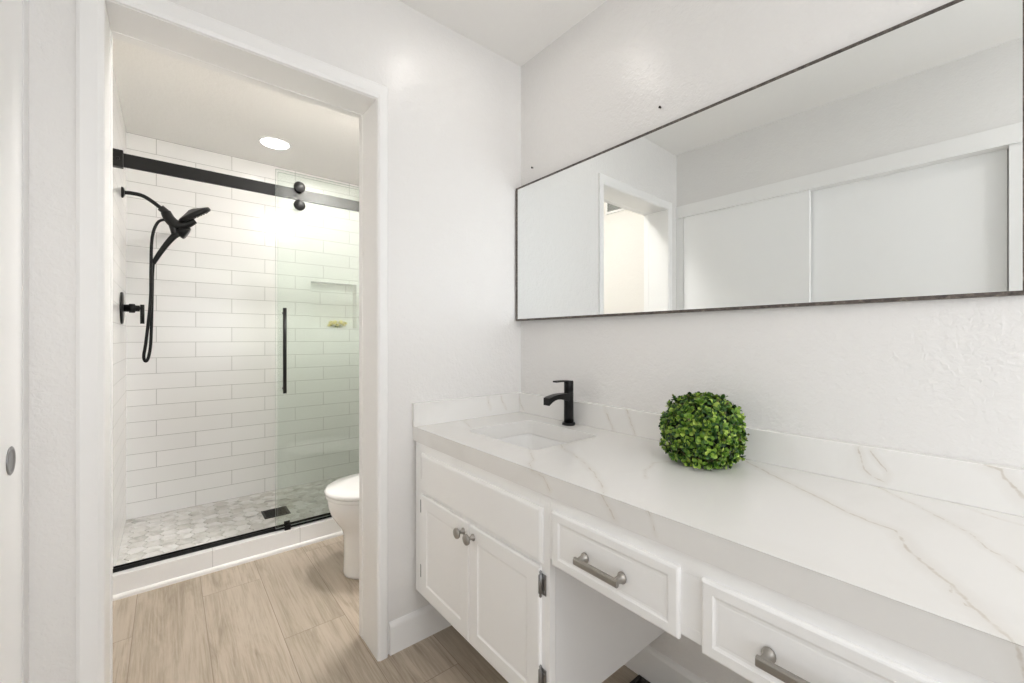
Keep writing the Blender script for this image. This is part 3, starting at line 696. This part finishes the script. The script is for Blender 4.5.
b_ = bm_(); box(b_, (XC - .004, -.020, ZC), (-.0005, -.0005, .917), .0022, 3); build('backsplash', b_, M['quartz_splash'], top)

# undermount sink
t = thing('sink_basin', 'white rectangular undermount sink basin set in the counter', 'sink', (-.27, -.37, .63))
b_ = bm_()
def basin(d, r, z): return [Vector((x, y, z)) for x, y in rrect(sx0 - d, sx1 + d, sy0 - d, sy1 + d, max(r, .01))]
rings(b_, [basin(.025, .04, ZCB - .001), basin(.003, .03, ZCB - .001), basin(.001, .03, ZCB - .006), basin(-.006, .038, .72), basin(-.014, .05, .69), basin(-.028, .06, .668), basin(-.05, .06, .654), basin(-.08, .05, .646), basin(-.13, .02, .640)], cap0=False, smooth=True)
vs = [basin(.025, .04, ZCB - .001), basin(.025, .04, ZCB - .015), basin(.012, .04, ZCB - .02), basin(.004, .045, .69), basin(-.004, .05, .65), basin(-.03, .05, .628), basin(-.13, .02, .622)]
rings(b_, vs, cap0=False, smooth=True)
build('bowl', b_, M['porcelain'], t)
b_ = bm_(); lathe(b_, (-.27, -.37, .6405), (0, 0, 1), [(.026, 0), (.026, .002), (.022, .003), (.018, .0015), (.0001, .0015)], 24); build('drain', b_, M['pewter'], t)

# faucet
fx, fy = -.060, -.357
t = thing('faucet', 'matte black single-lever faucet behind the sink', 'faucet', (fx, fy, ZC))
b_ = bm_(); lathe(b_, (fx, fy, ZC), (0, 0, 1), [(.026, 0), (.026, .006), (.024, .009), (.0195, .010)], 32)
build('base_ring', b_, M['black'], t)
b_ = bm_(); lathe(b_, (fx, fy, ZC + .008), (0, 0, 1), [(.0190, 0), (.0185, .118), (.0178, .119), (.0178, .121), (.0185, .122), (.0185, .160), (.017, .163), (.0001, .164)], 32); build('body', b_, M['black'], t)
b_ = bm_(); prof = []
for s in range(11):
    u_ = s / 10; x = fx - .005 - u_ * .116
    ztop = .951 + .004 * math.sin(u_ * 2.4) - .012 * u_ ** 2.5; th_ = .030 - .012 * min(1, u_ * 1.8) + (.010 * max(0, u_ - .75) / .25)
    prof.append([Vector((x, fy + a * .0165, ztop - (0 if c2 else th_))) + Vector((0, a * (-.002 if False else 0), 0)) for a, c2 in ((-1, 1), (1, 1), (1, 0), (-1, 0))])
rings(b_, prof, smooth=False)
bmesh.ops.bevel(b_, geom=[e for e in b_.edges], offset=.0012, segments=1, affect='EDGES')
build('spout', b_, M['black'], t)
b_ = bm_(); rr = []
for s in range(9):
    u_ = s / 8; x = fx + .008 - u_ * .084; z = ZC + .169 + .002 * math.sin(u_ * 3.1) + .003 * u_; hw = .0165 - .005 * u_; th_ = .006 if u_ > .1 else .007
    rr.append([Vector((x, fy + a * hw, z + c2 * th_ / 2)) for a, c2 in ((-1, .6), (-.85, 1), (.85, 1), (1, .6), (1, -.6), (.85, -1), (-.85, -1), (-1, -.6))])
rings(b_, rr, smooth=False); lathe(b_, (fx, fy, ZC + .160), (0, 0, 1), [(.0178, 0), (.0178, .008)], 24); build('lever', b_, M['black'], t)

# boxwood ball
bc = Vector((-.147, -.930, ZC + .091)); br_ = .094
t = thing('boxwood_ball', 'round artificial boxwood ball of green leaves on the counter against the backsplash', 'plant', (bc.x, bc.y, ZC))
b_ = bm_(); bmesh.ops.create_icosphere(b_, subdivisions=3, radius=.083, matrix=Matrix.Translation(bc))
for v in b_.verts: v.co.z = max(v.co.z, ZC + .004)
build('core', b_, M['core'], t)
def leaf(bm, q, d, up, ln, wd, cup):
    """a small rounded leaf: blade with a folded midrib and cupped edge"""
    s = up.cross(d).normalized()
    pts = [(0, 0, 0), (.28, .62, cup * .6), (.60, 1, cup), (.88, .62, cup * 1.1), (1, 0, cup * .8)]
    mid = [bm.verts.new(q + d * ln * a + up * (c2 * ln * .55)) for a, w_, c2 in pts]
    for sg in (1, -1):
        ed = [bm.verts.new(q + d * ln * a + s * sg * wd * w_ * .5 + up * (c2 * ln)) for a, w_, c2 in pts[1:4]]
        for f in ((mid[0], mid[1], ed[0]), (mid[1], mid[2], ed[1], ed[0]), (mid[2], mid[3], ed[2], ed[1]), (mid[3], mid[4], ed[2])):
            g = bm.faces.new(f if sg > 0 else tuple(reversed(f))); g.smooth = True
fol = bm_(); tw = bm_(); n_ros = 560; ga = math.pi * (3 - math.sqrt(5))
for i in range(n_ros):
    z = 1 - 2 * (i + .5) / n_ros; a = i * ga; r = math.sqrt(1 - z * z)
    nrm = Vector((r * math.cos(a), r * math.sin(a), z)) + Vector((random.gauss(0, .10), random.gauss(0, .10), random.gauss(0, .10))); nrm.normalize()
    rad = br_ * random.uniform(.84, 1.03)
    if random.random() < .12: rad *= 1.07
    pw = 2.5 if nrm.z > 0 else 2.5 + 1.3 * min(1, -nrm.z * 1.6)
    k_ = (abs(nrm.x) ** pw + abs(nrm.y) ** pw + abs(nrm.z) ** pw) ** (-1 / pw)
    q = bc + Vector((nrm.x * 1.0, nrm.y * 1.0, nrm.z * .96)) * (rad * k_)
    q.z = max(q.z, ZC + .010)
    q.x = min(q.x, -.040)
    nrm2 = (nrm + Vector((random.gauss(0, .3), random.gauss(0, .3), random.gauss(0, .3) + .15))).normalized(); u, w = frame_from(nrm2)
    lay = 2 if random.random() < .7 else 3; sc = random.uniform(.8, 1.2)
    for l_ in range(lay):
        k = 4 if l_ == 0 else 3
        for j in range(k):
            aa = 2 * math.pi * (j + .5 * l_) / k + random.uniform(-.3, .3); d0 = u * math.cos(aa) + w * math.sin(aa)
            tilt = .25 + .55 * l_ + random.uniform(-.12, .12); d = (d0 * math.cos(tilt) + nrm2 * math.sin(tilt)).normalized(); up = (nrm2 * math.cos(tilt) - d0 * math.sin(tilt)).normalized()
            ln = .0145 * sc * (1 - .22 * l_); base = q - nrm2 * .004 + nrm2 * .003 * l_
            if (base + d * ln).z < ZC + .001 or (base + d * ln).x > -.028: continue
            leaf(fol, base, d, up, ln, ln * .78, .22)
    tube(tw, [bc + nrm * .07, q - nrm2 * .002], .0011, 5, False)
    if random.random() < .06:
        tip = q + nrm2 * random.uniform(.010, .016)
        if tip.x < -.03 and tip.z > ZC + .01: tube(tw, [q, tip], .0010, 5, False); lathe(tw, tip, nrm2, [(.0005, -.003), (.003, -.001), (.0032, .001), (.0005, .0035)], 7)
fo = build('foliage', fol, M['leaf'], t); fo['kind'] = 'stuff'
build('twigs', tw, M['twig'], t)

# mirror, leaning very slightly off the wall at its left end
mt = thing('wall_mirror', 'long rectangular mirror with a thin grey-brown frame above the vanity', 'mirror', (-.020, -.742, 1.55))
mt.rotation_euler = (0, 0, 0)
ang = -.016; mz0, mz1 = 1.2455, 1.8520; yl, yr = -.006, -1.489
def mpt(y, z, d):    # d = distance in front of the mirror's glass plane
    n_ = Vector((-math.cos(ang), math.sin(ang), 0)); s = Vector((math.sin(ang), math.cos(ang), 0))
    o = Vector((-.033, 0, 0)); return o + s * y + n_ * d + Vector((0, 0, z - y * (.0052 + .0028 * (z - 1.55) / .3)))     # hangs a touch high at its far end
def mbox(bm, y0, y1, z0, z1, d0, d1):
    vs = [bm.verts.new(mpt(y, z, d)) for d in (d0, d1) for y, z in ((y0, z0), (y1, z0), (y1, z1), (y0, z1))]
    for f in ((0, 1, 2, 3), (7, 6, 5, 4), (0, 4, 5, 1), (1, 5, 6, 2), (2, 6, 7, 3), (3, 7, 4, 0)): bm.faces.new([vs[i] for i in f])
b_ = bm_(); fw = .0045; mbox(b_, yl - fw * .6, yr + fw * .6, mz0 + fw * .6, mz1 - fw * .6, -.003, 0); build('glass', b_, M['mirror'], mt)
b_ = bm_()
mbox(b_, yl, yr, mz0 - .0015, mz0 + fw + .0025, -.009, .004); mbox(b_, yl, yr, mz1 - fw, mz1, -.009, .004); mbox(b_, yl, yl - fw, mz0 + fw, mz1 - fw, -.009, .004); mbox(b_, yr + fw, yr, mz0 + fw, mz1 - fw, -.009, .004)
build('frame', b_, M['frame'], mt)

# screws left in the wall, floor register under the vanity
for y, z, lab in ((-.718, 1.933, 'tiny dark screw in the wall above the middle of the mirror'), (-.083, 1.932, 'tiny dark screw in the wall above the mirror corner by the doorway wall')):
    b_ = bm_(); lathe(b_, (.0, y, z), (-1, 0, 0), [(.0022, 0), (.0022, .006), (.0042, .007), (.0042, .009), (.002, .010)], 12); o = build('wall_screw', b_, M['rubber']); o['label'] = lab; o['category'] = 'screw'; o['group'] = 'screws above the mirror'
t = thing('floor_register', 'dark brown floor register under the vanity knee space', 'air vent', (-.065, -.78, 0))
b_ = bm_(); x0, x1_, y0, y1 = -.118, -.014, -.92, -.643
for lo, hi in (((x0, y0), (x1_, y0 + .012)), ((x0, y1 - .012), (x1_, y1)), ((x0, y0 + .012), (x0 + .012, y1 - .012)), ((x1_ - .012, y0 + .012), (x1_, y1 - .012))): box(b_, (*lo, .0002), (*hi, .006), .001)
build('frame', b_, M['rubber'], t)
b_ = bm_(); box(b_, (x0 + .012, y0 + .012, .0002), (x1_ - .012, y1 - .012, .001))
for i in range(16): box(b_, (x0 + .012, y0 + .016 + i * .0155, .001), (x1_ - .012, y0 + .024 + i * .0155, .005))
build('grille', b_, M['rubber'], t)
